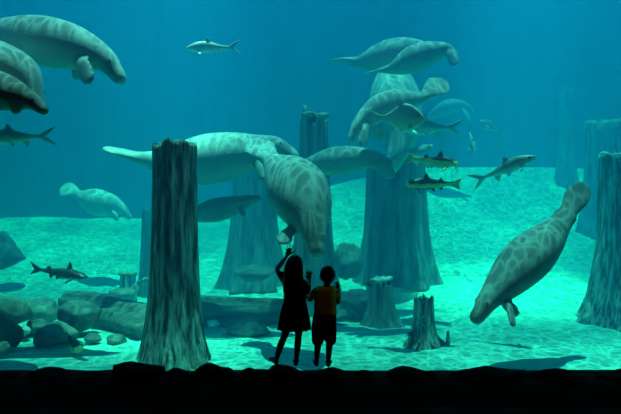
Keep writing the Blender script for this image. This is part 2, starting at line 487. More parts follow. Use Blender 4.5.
# ------------------------------------------------------------------ trunks, stumps, logs
def trunk_bm(r_top, r_base, z0, z1, seed, flare=0.9, flutes=7, jag=0.25, n=150, m=70, lean=(0, 0), rim=0.72):
    rnd = random.Random(seed)
    ph = [rnd.uniform(0, 6.28) for _ in range(6)]
    bm = bmesh.new(); H = z1 - z0
    rows = []
    for j in range(m + 1):
        t = j / m
        row = []
        f = math.exp(-t * H / flare)
        rb = r_top + (r_base - r_top) * f + 0.10 * r_top * (1 - t)
        for i in range(n):
            th = 2 * math.pi * i / n
            c, s = math.cos(th), math.sin(th)
            fl = 0.5 * math.cos(flutes * th + ph[0] + 0.5 * math.sin(2 * th + ph[1])) + 0.3 * math.cos((flutes + 4) * th + ph[2]) + 0.2 * math.cos((2 * flutes + 3) * th + ph[3])
            r = rb * (1 + (0.035 + 0.13 * f) * fl + 0.05 * noise.noise(Vector((c * 1.2, s * 1.2, t * H * 0.6 + seed))) + 0.03 * noise.noise(Vector((c * 4, s * 4, t * H * 0.5 + seed))) + 0.055 * (abs(noise.noise(Vector((c * 9, s * 9, t * H * 0.7 + seed)))) - 0.25))
            top = z1 + jag * (noise.noise(Vector((c * 2.2, s * 2.2, seed * 3.3))) - 0.1) + jag * 0.5 * noise.noise(Vector((c * 6, s * 6, seed)))
            z = lerp(z0, top, t)
            row.append(bm.verts.new((c * r + lean[0] * t, s * r + lean[1] * t, z)))
        rows.append(row)
    # broken hollow top
    for k, (sc, dz) in enumerate(((rim, -0.02), (rim * 0.7, -0.18), (0.1, -0.24))):
        row = []
        for i in range(n):
            v = rows[m][i].co
            th = 2 * math.pi * i / n
            cx, cy_ = lean
            zz = lerp(v.z, z1, min(1, k * 0.5)) + dz * min(1.0, r_top * 2)
            row.append(bm.verts.new((cx + (v.x - cx) * sc, cy_ + (v.y - cy_) * sc, zz + 0.04 * noise.noise(Vector((v.x * 6, v.y * 6, k))))))
        rows.append(row)
    for r0, r1 in zip(rows, rows[1:]):
        for i in range(n):
            bm.faces.new((r0[i], r0[(i + 1) % n], r1[(i + 1) % n], r1[i]))
    bm.faces.new(rows[-1]); bm.faces.new(list(reversed(rows[0])))
    return bm

def on(o, name, bm, m, label=None, **kw):
    c = obj(name, bm, m, parent=o, **kw)
    if label: c['label'] = label
    return c

def trunk(name, label, cat, px, D, r_top, r_base, top_py, seed, m=None, group=None, **kw):
    p = at(px, 207, D)
    zb = ground(p.x, D) - 0.12
    z1 = at(px, top_py, D).z
    bm = trunk_bm(r_top, r_base, 0, z1 - zb, seed, **kw)
    o = obj(name, bm, m or M_BARK, loc=(p.x, D, zb))
    return tag(o, label, cat, group)

t1 = trunk('dead_tree', 'tall weathered grey trunk with a broken top standing closest to the glass', 'tree trunk', 174.5, 9.0, 0.325, 0.56, 144, 5, flare=0.62, jag=0.07)
trunk('dead_tree', 'wide trunk at the right edge with a pale broken rim', 'tree trunk', 636, 12.0, 0.66, 1.08, 155, 12, flare=0.75, jag=0.12)
trunk('dead_tree', 'very broad dark trunk flaring to the sand right of the children, under the two catfish', 'tree trunk', 395.5, 15.4, 0.70, 1.02, 160, 7, M_BARK_F, flare=0.95, jag=0.3)
trunk('dead_tree', 'blue flared trunk left of the diving manatee, below the long swimming manatee', 'tree trunk', 254, 15.6, 0.50, 0.92, 158, 21, M_BARK_F, flare=1.0, jag=0.3)
trunk('dead_tree', 'slim tall trunk with a ragged mossy top rising behind the children and the diving manatee', 'tree trunk', 314, 13.2, 0.29, 0.72, 119, 9, M_BARK_F, flare=1.3, jag=0.3)
trunk('dead_tree', 'thin dim trunk half hidden behind the left side of the tall near trunk', 'tree trunk', 151, 14.6, 0.20, 0.3, 208, 14, M_BARK_F, flare=0.8)
trunk('dead_tree', 'dim mossy topped trunk in the haze behind the trunk at the right edge', 'tree trunk', 608, 18.5, 0.62, 0.9, 124, 16, M_BARK_F, flare=0.9, jag=0.5)
trunk('dead_tree', 'faintest trunk far back in the haze left of the mossy topped trunk', 'tree trunk', 566, 21.6, 0.24, 0.4, 92, 18, M_BARK_F, flare=0.9, jag=0.3)

t5 = bpy.data.objects['dead_tree.001']
bm = bmesh.new()
zt = at(0, 155, 12.0).z - t5.location.z
limb(bm, [Vector((0.66 * math.cos(R(a)), 0.66 * math.sin(R(a)), zt + 0.035 * math.sin(a * 0.11))) for a in range(165, 335, 12)], [0.035 + 0.012 * math.sin(q * 1.9) for q in range(15)], hint=Vector((0, 0, 1)), n=10)
on(t5, 'broken_rim', bm, M_PALE, 'pale broken rim')

s1 = trunk('tree_stump', 'cut stump with a pale ringed top right of the boy', 'stump', 381, 11.8, 0.21, 0.50, 283, 22, flare=0.28, jag=0.10, m=M_BARK_F)
s2 = trunk('tree_stump', 'dark stump with a knot hole and root spurs standing on the sand nearest the ledge', 'stump', 424, 9.95, 0.155, 0.42, 298, 27, flare=0.20, jag=0.16, flutes=5)
# knot ring and broken branch stub on the near stump, moss caps
bm = bmesh.new()
c = Vector((-0.03, -0.155, 0.56))
pts = [c + Vector((0.055 * math.cos(2*math.pi*k/16), -0.02, 0.07 * math.sin(2*math.pi*k/16))) for k in range(17)]
limb(bm, pts, [0.022] * 17, n=8, steps=32)
on(s2, 'knot', bm, M_BARK, 'raised ring of the knot hole')
bm = bmesh.new()
limb(bm, [Vector((-0.12, -0.05, 0.30)), Vector((-0.22, -0.07, 0.33)), Vector((-0.27, -0.08, 0.33))], [0.05, 0.04, 0.035], n=10)
on(s2, 'branch_stub', bm, M_BARK)
bm = bmesh.new()
limb(bm, [Vector((0.10, 0, 0.34)), Vector((0.26, -0.03, 0.18)), Vector((0.37, -0.05, 0.13)), Vector((0.385, -0.05, 0.36))], [0.07, 0.06, 0.045, 0.02], n=10)
on(s2, 'root', bm, M_BARK)
st3 = trunk('tree_stump', 'little broken stump with a pale mossy top left of the big near trunk', 'stump', 128, 13.6, 0.17, 0.19, 275, 33, flare=0.4, jag=0.10, m=M_BARK)
bm = bmesh.new()
for k in range(14):
    th = k * 2.4; r = 0.02 + 0.155 * (k / 14) ** 0.5
    blob(bm, Vector((r * math.cos(th), r * math.sin(th), at(0, 273, 13.6).z - st3.location.z - 0.01)), (0.07, 0.07, 0.045), u=10, v=6)
on(st3, 'moss_cap', bm, M_MOSS, remesh=0.02)
bm = bmesh.new()
limb(bm, [at(133, 290, 13.4), at(140, 283, 13.3), at(146, 280, 13.2), at(156, 281, 13.1)], [0.09, 0.075, 0.07, 0.05], n=12)
limb(bm, [at(140, 283, 13.3), at(137, 289, 13.2), at(134, 293, 13.1)], [0.06, 0.05, 0.045], n=10)
tag(recentre(obj('branch', bm, M_BARK, remesh=0.03)), 'dark crooked branch between the little stump and the big trunk', 'branch')

# pale moss on top of trunks
def moss(o, r, z, seed, n=16, pale=False):
    rnd = random.Random(seed); bm = bmesh.new()
    for k in range(n):
        th = k * 2.4 + rnd.uniform(-.3, .3); q = r * ((k + 0.5) / n) ** 0.5
        s = rnd.uniform(0.25, 0.42) * r
        blob(bm, Vector((q * math.cos(th), q * math.sin(th), z + rnd.uniform(-0.25, 0.15) * r)), (s, s, s * 0.7), u=10, v=7)
    return on(o, 'moss_cap', bm, M_PALE if pale else M_MOSS, remesh=max(0.02, r * 0.09))
for o, r, py, D, sd, pale in ((bpy.data.objects['dead_tree.004'], 0.27, 116, 13.2, 2, False), (bpy.data.objects['dead_tree.006'], 0.62, 126, 18.5, 3, False)):
    moss(o, r, at(0, py, D).z - o.location.z, sd, pale=pale)

moss(s1, 0.19, at(0, 279, 11.8).z - s1.location.z, 6, n=10, pale=True)
moss(t1, 0.24, at(0, 145, 9.0).z - t1.location.z - 0.02, 8, n=14)

def log(label, P, rad, seed, m=M_LOG):
    bm = bmesh.new()
    steps = 60
    pts, idx = crom(P, steps)
    tab = [(i, r) for i, r in enumerate(rad)]
    fr = frames(pts, Vector((0, 0, 1)))
    n = 40; rows = []
    ph = seed * 1.3
    for p, (T, la, do), ix in zip(pts, fr, idx):
        r0 = interp(tab, ix)[0]; row = []
        for k in range(n):
            th = 2 * math.pi * k / n; c, s = math.cos(th), math.sin(th)
            r = r0 * (1 + 0.07 * math.cos(6 * th + ph + 0.6 * ix) + 0.05 * math.cos(11 * th + ph * 2 - ix) + 0.10 * noise.noise(Vector((c * 1.5, s * 1.5, ix * 1.6 + ph))) + 0.05 * noise.noise(Vector((c * 5, s * 5, ix * 3 + ph))))
            row.append(bm.verts.new(p + la * c * r + do * s * r))
        rows.append(row)
    for r0, r1 in zip(rows, rows[1:]):
        for k in range(n): bm.faces.new((r0[k], r0[(k + 1) % n], r1[(k + 1) % n], r1[k]))
    bm.faces.new(list(reversed(rows[0]))); bm.faces.new(rows[-1])
    return tag(recentre(obj('fallen_log', bm, m)), label, 'log')
log('huge cracked fallen log sloping down to the left foot of the big trunk', [at(68, 302, 12.6), at(95, 309, 12.0), at(125, 320, 11.3), at(158, 330, 10.6)], [0.22, 0.32, 0.38, 0.36], 3)
log('long fallen log lying level between the big trunk and the girl', [at(168, 310, 11.6), at(205, 310, 11.7), at(245, 311, 11.8), at(296, 312, 12.0)], [0.28, 0.28, 0.27, 0.24], 8)
bm = bmesh.new()
limb(bm, [at(386, 288, 12.4), at(398, 290, 12.5), at(412, 292, 12.6)], [0.06, 0.05, 0.03], n=10)
tag(recentre(obj('branch', bm, M_PALE)), 'small pale branch lying on the sand behind the ringed stump', 'branch')

# ------------------------------------------------------------------ manatees
PROFILE = [  # s, lateral, dorsal (of length)
 (0.00, 0.022, 0.006), (0.02, 0.060, 0.009), (0.07, 0.098, 0.012), (0.12, 0.098, 0.016), (0.18, 0.072, 0.026), (0.23, 0.056, 0.038), (0.30, 0.068, 0.058),
 (0.40, 0.104, 0.096), (0.50, 0.128, 0.121), (0.58, 0.132, 0.125), (0.68, 0.116, 0.113), (0.76, 0.092, 0.092), (0.83, 0.066, 0.068), (0.89, 0.050, 0.052),
 (0.94, 0.041, 0.040), (0.975, 0.036, 0.033), (0.995, 0.028, 0.025), (1.0, 0.018, 0.016)]
UP = Vector((0, -0.12, 1)); CAMW = Vector((0, -1, 0.25))

def manatee(label, ctrl, fat=1.0, hints=UP, flips=(), m=M_SKIN, eyes=True, voxel=None, parts_tail=1.0, droop=0.03, head=1.0):
    P = [at(*c) for c in ctrl]
    n = 56
    pts, idx = crom(P, n)
    if isinstance(hints, list):
        H = [hints[int(i)].lerp(hints[min(int(i) + 1, len(hints) - 1)], i - int(i)) for i in idx]
    else:
        H = hints
    L = sum((pts[i + 1] - pts[i]).length for i in range(n))
    fr = frames(pts, H)
    ab = []
    for i in range(n + 1):
        s = i / n
        a, b = interp(PROFILE, s)
        f = lerp(1.0, fat, smooth(0.18, 0.4, s) * (1 - 0.8 * smooth(0.7, 0.95, s)))
        if s < 0.2: a *= parts_tail
        f *= lerp(1, head, smooth(0.78, 0.9, s))
        ab.append((max(a * f, .004) * L, max(b * f, .006) * L))
        d = droop * L * smooth(0.86, 1.0, s)
        pts[i] = pts[i] - fr[i][2] * d
    bm = bmesh.new()
    rings(bm, pts, fr, ab, 28)
    # lips and brow
    def ring_pt(s, ca, cb, out=1.0):
        i = clamp(s) * n; i0 = int(i)
        T, la, do = fr[i0]; a, b = ab[i0]
        return pts[i0] + la * a * ca * out + do * b * cb * out, (T, la, do)
    for sd in (-1, 1):
        q, _f = ring_pt(0.965, 0.55 * sd, -0.25)
        blob(bm, q, (0.016 * L, 0.016 * L, 0.017 * L), u=10, v=8)
        q, _f = ring_pt(0.915, 0.70 * sd, 0.55)
        blob(bm, q, (0.014 * L, 0.014 * L, 0.014 * L), u=8, v=6)
        q, _f = ring_pt(0.98, 0.38 * sd, 0.75)
        blob(bm, q, (0.011 * L, 0.011 * L, 0.011 * L), u=8, v=6)
    for side, s, tip, w, *own in flips:
        i_ = int(s * n)
        if fr[i_][1].y > 0.2: side = -side
        root, (T, la, do) = ring_pt(s, 0.72 * side, -0.55)
        if own: root = at(*own[0])
        tip = at(*tip)
        ax = (tip - root)
        el = root + ax * 0.45 + do * (0.06 * ax.length)
        inner = root - ax.normalized() * 0.05 * L
        thin = la * side if abs(la.y) > abs(do.y) else do
        thin = (thin - ax.normalized() * thin.dot(ax.normalized())).normalized()
        k = w * L * 1.45
        limb(bm, [inner, root, el, root + ax * 0.78, tip], [(k * .62, k * .45), (k * .62, k * .42), (k * .85, k * .34), (k * 1.0, k * .28), (k * .62, k * .22)], hint=thin, n=14, steps=22)
    o = obj('manatee', bm, m, remesh=voxel or clamp(L * 0.0115, 0.018, 0.05), iters=4)
    recentre(o)
    tag(o, label, 'manatee', 'manatees swimming in the tank')
    if eyes:
        for sd in (-1, 1):
            q, _f = ring_pt(0.918, 0.74 * sd, 0.60, 1.06)
            b2 = bmesh.new(); blob(b2, q - o.location, (0.005 * L,) * 3, u=10, v=8)
            obj('eye', b2, M_EYE, parent=o)
    return o

manatee('large manatee with light rippling over its back entering from the top left edge',
        [(-50, 18, 10.00), (-20, 24, 9.90), (15, 34, 9.70), (48, 42, 9.60), (76, 48, 9.50), (102, 58, 9.40), (127, 76, 9.30)], 0.92,
        flips=[(1, .77, (91, 81, 9.0), .032), (-1, .77, (73, 75, 9.9), .032)])
manatee('pale manatee with a curved back at the left edge, behind the darker one below it',
        [(-86, 46, 8.90), (-60, 46, 8.90), (-30, 54, 8.80), (0, 66, 8.70), (24, 76, 8.60), (35, 92, 8.50), (43, 105, 8.40)], 1.1, flips=[], m=M_SKIN_P)
manatee('dark manatee at the left edge under the pale curved back, one flipper hanging',
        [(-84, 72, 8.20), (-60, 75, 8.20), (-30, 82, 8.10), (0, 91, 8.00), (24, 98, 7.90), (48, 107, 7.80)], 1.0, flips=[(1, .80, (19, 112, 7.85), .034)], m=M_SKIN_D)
manatee('small pale manatee far back on the left, round tail raised, above the sand slope',
        [(60, 188, 16.4), (72, 191, 16.3), (84, 197, 16.2), (100, 203, 16.0), (117, 207, 15.9), (132, 216, 15.8)], 1.2,
        hints=[Vector((.1, -1, .5)), Vector((.1, -.8, .7)), UP, UP, UP, UP], flips=[(1, .78, (118, 219, 15.5), .03)], m=M_SKIN_P, eyes=False, parts_tail=1.1)
manatee('long manatee swimming level behind the top of the big near trunk',
        [(104, 147, 11.4), (124, 153, 11.3), (150, 160, 11.2), (185, 162, 11.1), (222, 157, 11.0), (252, 152, 11.0), (278, 147, 10.9), (300, 152, 10.8)], 0.96,
        flips=[(1, .80, (266, 179, 10.5), .026)])
manatee('manatee diving straight toward the girl with face and back turned to the glass',
        [(252, 139, 10.3), (261, 149, 10.1), (274, 163, 9.8), (294, 185, 9.4), (306, 207, 9.05), (313, 230, 8.75), (317, 255, 8.5)], 1.27,
        hints=[Vector((.1, -.8, .9)), Vector((.1, -.8, .8)), Vector((.1, -.9, .5)), CAMW, CAMW, CAMW, CAMW],
        flips=[(-1, .80, (281, 243, 8.75), .034, (292, 229, 8.95))], droop=0.02, head=1.12)
manatee('smooth manatee lying level right of the diving one, its head at the upright manatee',
        [(272, 173, 11.7), (288, 170, 11.6), (305, 166, 11.5), (330, 162, 11.4), (356, 159, 11.3), (377, 158, 11.2), (394, 161, 11.1)], 0.92,
        flips=[(1, .83, (394, 176, 10.9), .038)])
manatee('upright manatee hanging head down with one dark flipper stretched to the right',
        [(398, 46, 16.2), (397, 55, 15.8), (396, 66, 15.3), (394, 84, 14.9), (396, 108, 14.5), (400, 132, 14.1), (398, 152, 13.8), (390, 170, 13.5)], 1.05, hints=CAMW,
        flips=[(-1, .82, (432, 145.5, 12.7), .020, (393, 158.5, 13.3))], eyes=False)
manatee('pale manatee bending downward with its tail raised, behind the round silver fish',
        [(446, 80, 11.4), (435, 88, 11.3), (420, 98, 11.2), (400, 102, 11.1), (380, 108, 11.0), (362, 122, 10.9), (347, 139, 10.8)], 0.86,
        hints=[Vector((-.3, -1, .2)), Vector((-.3, -1, .3)), Vector((-.1, -.5, .8)), UP, UP, UP, UP],
        flips=[(1, .80, (361, 145, 10.6), .034), (-1, .76, (382, 138, 11.2), .036)], m=M_SKIN_P, parts_tail=1.05)
manatee('grey manatee near the top, partly covered by the one with a drooping pale flipper',
        [(327, 61, 13.3), (344, 60, 13.3), (362, 62, 13.2), (382, 57, 13.1), (402, 51, 13.0), (421, 48, 13.0), (438, 52, 13.0)], 1.06, eyes=False)
manatee('grey manatee near the top with one pale flipper drooping under its raised chin',
        [(364, 74, 12.5), (378, 71, 12.5), (394, 68, 12.4), (414, 59, 12.3), (433, 52, 12.2), (447, 49, 12.1), (459, 53, 12.0)], 1.12,
        flips=[(1, .90, (456, 64, 11.85), .042)])
manatee('small dark manatee in the shade under the long swimming one, beside the near trunk',
        [(160, 218, 11.4), (175, 217, 11.4), (192, 215, 11.3), (212, 211, 11.2), (232, 206, 11.1), (246, 201, 11.0), (259, 194, 10.9)], 0.86,
        flips=[(1, .80, (245, 216, 10.8), .024)], m=M_SKIN_D, eyes=False)  # dark skin also paints in the shade of the manatee above
manatee('big dark manatee diving above the sand on the right, tail high and two flippers below',
        [(585, 182, 9.30), (575, 200, 9.20), (562, 221, 9.10), (545, 241, 8.90), (522, 264, 8.70), (500, 287, 8.50), (484, 304, 8.35), (470, 317, 8.25)], 0.88,
        hints=[Vector((-.3, -1, .1)), Vector((-.3, -1, .2)), Vector((-.3, -.8, .5)), UP, UP, UP, UP, UP],
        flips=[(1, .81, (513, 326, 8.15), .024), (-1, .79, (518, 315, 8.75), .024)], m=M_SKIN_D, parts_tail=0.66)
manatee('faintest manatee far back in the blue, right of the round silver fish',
        [(418, 128, 21.4), (426, 121, 21.3), (436, 113, 21.1), (450, 107, 20.9), (463, 106, 20.8), (475, 111, 20.7)], 1.0, eyes=False, flips=[(1, .80, (470, 121, 20.4), .03)], m=M_SKIN_D)  # dark skin stands in for the haze that fades it

# ------------------------------------------------------------------ fish
def fish_mat(name, back, belly, stripe=None, tail=None, zmid=0.0, zw=0.05, rough=0.45):
    m, nt, p = mat(name, rough, 0.5)
    tc = nt.nodes.new('ShaderNodeTexCoord'); sp = nt.nodes.new('ShaderNodeSeparateXYZ')
    nt.links.new(tc.outputs['Object'], sp.inputs[0])
    nz = N(nt, 'ShaderNodeTexNoise', Scale=14.0, Detail=3); nt.links.new(tc.outputs['Object'], nz.inputs['Vector'])
    ad = N(nt, 'ShaderNodeMath', operation='MULTIPLY_ADD'); ad.inputs[1].default_value = zw * 0.9
    nt.links.new(nz.outputs['Fac'], ad.inputs[0]); nt.links.new(sp.outputs['Z'], ad.inputs[2])
    mr = N(nt, 'ShaderNodeMapRange'); mr.inputs[1].default_value = zmid - zw; mr.inputs[2].default_value = zmid + zw * 2
    nt.links.new(ad.outputs[0], mr.inputs[0])
    if stripe:
        r = ramp(nt, mr.outputs[0], [(0.0, belly), (0.22, belly), (0.30, stripe), (0.68, stripe), (0.76, back), (1.0, back)])
    else:
        r = ramp(nt, mr.outputs[0], [(0.1, belly), (0.9, back)])
    src = r.outputs['Color']
    if tail:
        mt = N(nt, 'ShaderNodeMapRange'); mt.inputs[1].default_value = tail[1]; mt.inputs[2].default_value = tail[1] - 0.05
        nt.links.new(sp.outputs['X'], mt.inputs[0])
        mx = N(nt, 'ShaderNodeMixRGB'); mx.inputs['Color2'].default_value = (*tail[0], 1)
        nt.links.new(mt.outputs[0], mx.inputs['Fac']); nt.links.new(src, mx.inputs['Color1'])
        src = mx.outputs['Color']
    nt.links.new(src, p.inputs['Base Color'])
    v = N(nt, 'ShaderNodeTexVoronoi', Scale=55.0); nt.links.new(tc.outputs['Object'], v.inputs['Vector'])
    bump(nt, p, v.outputs['Distance'], 0.25, 0.006)
    return m

M_SILVER = fish_mat('fish_silver', (0.30, 0.32, 0.32), (0.75, 0.77, 0.70))
M_PACU = fish_mat('fish_round_silver', (0.74, 0.74, 0.70), (0.85, 0.85, 0.74))
M_DIM = fish_mat('fish_dim', (0.10, 0.11, 0.11), (0.30, 0.31, 0.29))
M_CAT = fish_mat('catfish_dark', (0.035, 0.04, 0.045), (0.10, 0.11, 0.11))
M_RED = fish_mat('catfish_banded', (0.05, 0.06, 0.05), (0.10, 0.10, 0.07), (1.0, 0.92, 0.40), ((0.95, 0.75, 0.2), -0.27), zmid=-0.015, zw=0.055)
M_RED2 = fish_mat('catfish_banded_low', (0.06, 0.07, 0.06), (1.0, 0.92, 0.45), (1.0, 0.92, 0.40), ((0.9, 0.6, 0.15), -0.32), zmid=0.0, zw=0.06)

# profiles: t from nose (0) to tail root (1): half height up, half height down, half width; of length
KINDS = {
 'silver': dict(prof=[(0, .006, .006, .006), (.04, .028, .030, .026), (.14, .070, .062, .050), (.28, .105, .088, .066), (.42, .112, .100, .070), (.58, .090, .085, .058), (.75, .052, .050, .036), (.88, .030, .030, .020), (1, .028, .028, .012)],
      body=.80, fork=.62, tail_h=.135, dorsal=(.42, .56, .075), anal=(.66, .80, .080), pelv=(.50, .055), pect=(.24, .10)),
 'pacu': dict(prof=[(0, .012, .018, .012), (.05, .055, .055, .035), (.15, .120, .100, .060), (.30, .180, .150, .080), (.45, .195, .165, .082), (.62, .150, .135, .062), (.80, .075, .075, .036), (.92, .042, .042, .02), (1, .045, .045, .012)],
      body=.82, fork=.35, tail_h=.150, dorsal=(.45, .58, .10), anal=(.62, .82, .075), pelv=(.48, .06), pect=(.27, .10)),
 'cat': dict(prof=[(0, .014, .016, .040), (.05, .032, .030, .060), (.14, .055, .042, .074), (.28, .075, .055, .070), (.42, .078, .062, .058), (.6, .060, .055, .042), (.78, .040, .038, .026), (.9, .028, .028, .016), (1, .03, .03, .012)],
      body=.84, fork=.45, tail_h=.100, dorsal=(.28, .38, .11), anal=(.66, .76, .055), pelv=(.52, .05), pect=(.20, .12), adip=(.70, .82, .035)),
 'red': dict(prof=[(0, .016, .018, .055), (.05, .040, .036, .080), (.14, .070, .055, .095), (.28, .090, .085, .085), (.42, .088, .092, .070), (.6, .068, .070, .050), (.78, .048, .046, .030), (.9, .036, .036, .018), (1, .038, .038, .012)],
      body=.84, fork=.18, tail_h=.115, dorsal=(.32, .48, .09), anal=(.68, .80, .055), pelv=(.54, .06), pect=(.20, .13), adip=(.66, .78, .045)),
}

def fish(name, label, kind, nose, tail, m, tall=1.0, roll=0.0, eyes=True, whiskers=False, bend=0.0, group='fish swimming in the tank', cat='fish', mouth=None):
    k = KINDS[kind]
    a, b = at(*nose), at(*tail)
    X = (a - b); L = X.length; X.normalize()
    Z = Vector((0, -0.05, 1)); Y = Z.cross(X).normalized(); Z = X.cross(Y).normalized()
    Mw = Matrix((X, Y, Z)).transposed()
    Mw = Mw @ Matrix.Rotation(roll, 3, 'X')
    bl = k['body'] * L
    x_of = lambda t: L / 2 - t * bl
    P = k['prof']
    wid = min(L, 1.2) * 0.020 + 0.004          # fin thickness
    bm = bmesh.new()
    n = 30; pts, fr, ab = [], [], []
    for i in range(n + 1):
        t = i / n
        u, d, w = interp(P, t)
        u *= L * tall; d *= L * tall; w *= L
        z = (u - d) / 2
        pts.append(Vector((x_of(t), 0, z)))
        fr.append((Vector((-1, 0, 0)), Vector((0, 1, 0)), Vector((0, 0, 1))))
        ab.append((max(w, 0.004), max((u + d) / 2, 0.004)))
    rings(bm, pts, fr, ab, 20)
    th = k['tail_h'] * L; r = P[-1][1] * L * 0.8
    x1 = x_of(1) + 0.03 * L; xt = -L / 2; xf = lerp(xt, x1, k['fork'])
    prism(bm, [(x1, r), (lerp(x1, xt, .45), th * .62), (xt, th), (lerp(xt, xf, .55), th * .40), (xf, 0), (lerp(xt, xf, .55), -th * .40), (xt, -th), (lerp(x1, xt, .45), -th * .62), (x1, -r)], 0, wid)
    def top(t): return interp(P, t)[0] * L * tall
    def bot(t): return -interp(P, t)[1] * L * tall
    t0, t1, h = k['dorsal']
    prism(bm, [(x_of(t0), top(t0) * .8), (x_of(lerp(t0, t1, .45)), top(t0) + h * L), (x_of(lerp(t0, t1, .75)), top(t1) + h * L * .85), (x_of(lerp(t0, t1, .85)), top(t1) + h * L * .35), (x_of(t1 + .05), top(t1) * .8)], 0, wid)
    t0, t1, h = k['anal']
    prism(bm, [(x_of(t0), bot(t0) * .8), (x_of(lerp(t0, t1, .7)), bot(t0) - h * L), (x_of(t1), bot(t1) - h * L * .6), (x_of(t1), bot(t1) * .8)], 0, wid)
    if 'adip' in k:
        t0, t1, h = k['adip']
        prism(bm, [(x_of(t0), top(t0) * .8), (x_of(lerp(t0, t1, .6)), top(t0) + h * L), (x_of(t1), top(t1) + h * L * .6), (x_of(t1), top(t1) * .7)], 0, wid)
    for sd in (-1, 1):
        t0, h = k['pelv']
        M_ = Matrix.Translation((x_of(t0), sd * 0.02 * L, bot(t0) * .75)) @ Matrix.Rotation(sd * 0.5, 4, 'X')
        prism(bm, [(0.03 * L, 0.01 * L), (-0.03 * L, -h * L), (-0.06 * L, -h * L * .8), (-0.05 * L, 0.01 * L)], 0, wid, M_)
        t0, h = k['pect']
        w0 = interp(P, t0)[2] * L
        M_ = Matrix.Translation((x_of(t0), sd * w0 * .75, bot(t0) * .45)) @ Matrix.Rotation(sd * 0.9, 4, 'X')
        prism(bm, [(0.025 * L, 0.01 * L), (-0.03 * L, -h * L * .9), (-0.075 * L, -h * L), (-0.035 * L, 0.01 * L)], 0, wid, M_)
    if bend:
        for v in bm.verts:
            v.co.y += bend * L * (v.co.x / L - 0.2) ** 2
    o = obj(name, bm, m, remesh=clamp(wid * 0.42, 0.005, 0.012), iters=2)
    o.matrix_world = Matrix.Translation((a + b) / 2) @ Mw.to_4x4()
    tag(o, label, cat, group)
    if eyes:
        t0 = 0.10 if kind != 'pacu' else 0.14
        u, d, w = interp(P, t0)
        for sd in (-1, 1):
            b2 = bmesh.new(); blob(b2, Vector((x_of(t0), sd * w * L * 0.80, u * L * tall * 0.45)), (0.016 * L,) * 3, u=10, v=8)
            obj('eye', b2, M_EYE, parent=o)
    if mouth:
        mm, _n, _q = mat('mouth_yellow', 0.5); _q.inputs['Base Color'].default_value = (*mouth, 1)
        b2 = bmesh.new(); blob(b2, Vector((L / 2 - 0.012 * L, 0, -0.004 * L)), (0.034 * L, 0.020 * L, 0.024 * L), u=12, v=8)
        mo = obj('mouth', b2, mm, parent=o); mo['label'] = 'yellow mouth'
    if whiskers:
        for sd in (-1, 1):
            for q, ln in ((0.02, 0.20), (0.05, 0.13)):
                b2 = bmesh.new()
                p0 = Vector((x_of(q), sd * interp(P, q)[2] * L * .7, bot(q) * .5))
                limb(b2, [p0, p0 + Vector((0.02 * L, sd * 0.04 * L, -ln * .5 * L)), p0 + Vector((-0.05 * L, sd * 0.06 * L, -ln * L))], [0.006 * L, 0.005 * L, 0.003 * L], n=6)
                obj('whisker', b2, m, parent=o)
    return o

fish('silver_fish', 'silver fish with a forked tail alone in the open water near the top', 'silver', (186, 48, 11.0), (241, 47, 11.2), M_SILVER, 1.05, roll=-0.35)
fish('silver_fish', 'silver fish with a forked tail cropped by the left edge, under the dark manatee', 'silver', (-22, 138, 9.6), (57, 136, 9.8), M_SILVER, 1.0, roll=-0.3)
fish('silver_fish', 'blue fish with a forked tail, its head hidden behind the round silver fish', 'silver', (398, 127, 12.0), (463, 128, 12.2), M_SILVER, 1.2)
fish('silver_fish', 'sleek shiny fish heading up to the right above the diving manatee on the right', 'silver', (536, 156, 9.8), (470, 183, 10.4), M_SILVER, 0.95, roll=0.3)
fish('round_fish', 'round silver fish with a yellow mouth in front of the pale bending manatee', 'pacu', (425, 119, 9.6), (371, 118, 9.9), M_PACU, 1.45, roll=0.4, mouth=(0.95, 0.78, 0.25))
fish('round_fish', 'dim round fish facing left in the blue water above the sleek shiny fish', 'pacu', (480, 121, 15.5), (503, 134, 15.9), M_DIM, 0.85)
fish('dim_fish', 'dim narrow fish hanging upright between the blue forked tail and the dim round fish', 'silver', (475, 154, 15.0), (468, 126, 15.6), M_DIM, 0.9)
fish('dark_catfish', 'slender dark catfish gliding over the bright sand at the left', 'cat', (86, 277, 10.2), (30, 268, 10.6), M_CAT, 1.0)
fish('banded_catfish', 'green and yellow catfish nosing down at the sand by the rock pile', 'red', (80, 351, 9.2), (62, 328, 9.9), M_RED2, 1.0, roll=0.5)
fish('banded_catfish', 'upper banded catfish with whiskers facing right beside the dark flipper', 'red', (458, 164, 9.8), (407, 158, 10.2), M_RED2, 1.35, whiskers=True, roll=0.25)
fish('banded_catfish', 'lower banded catfish facing left with a yellow stripe running into its tail', 'red', (407, 184, 9.8), (461, 184, 9.9), M_RED, 1.3, whiskers=True, roll=-0.3)
fish('small_fish', 'little dark fish beside the pale top of the ringed stump', 'pacu', (373, 286, 11.2), (363, 283, 11.4), M_CAT, 1.0, eyes=False)

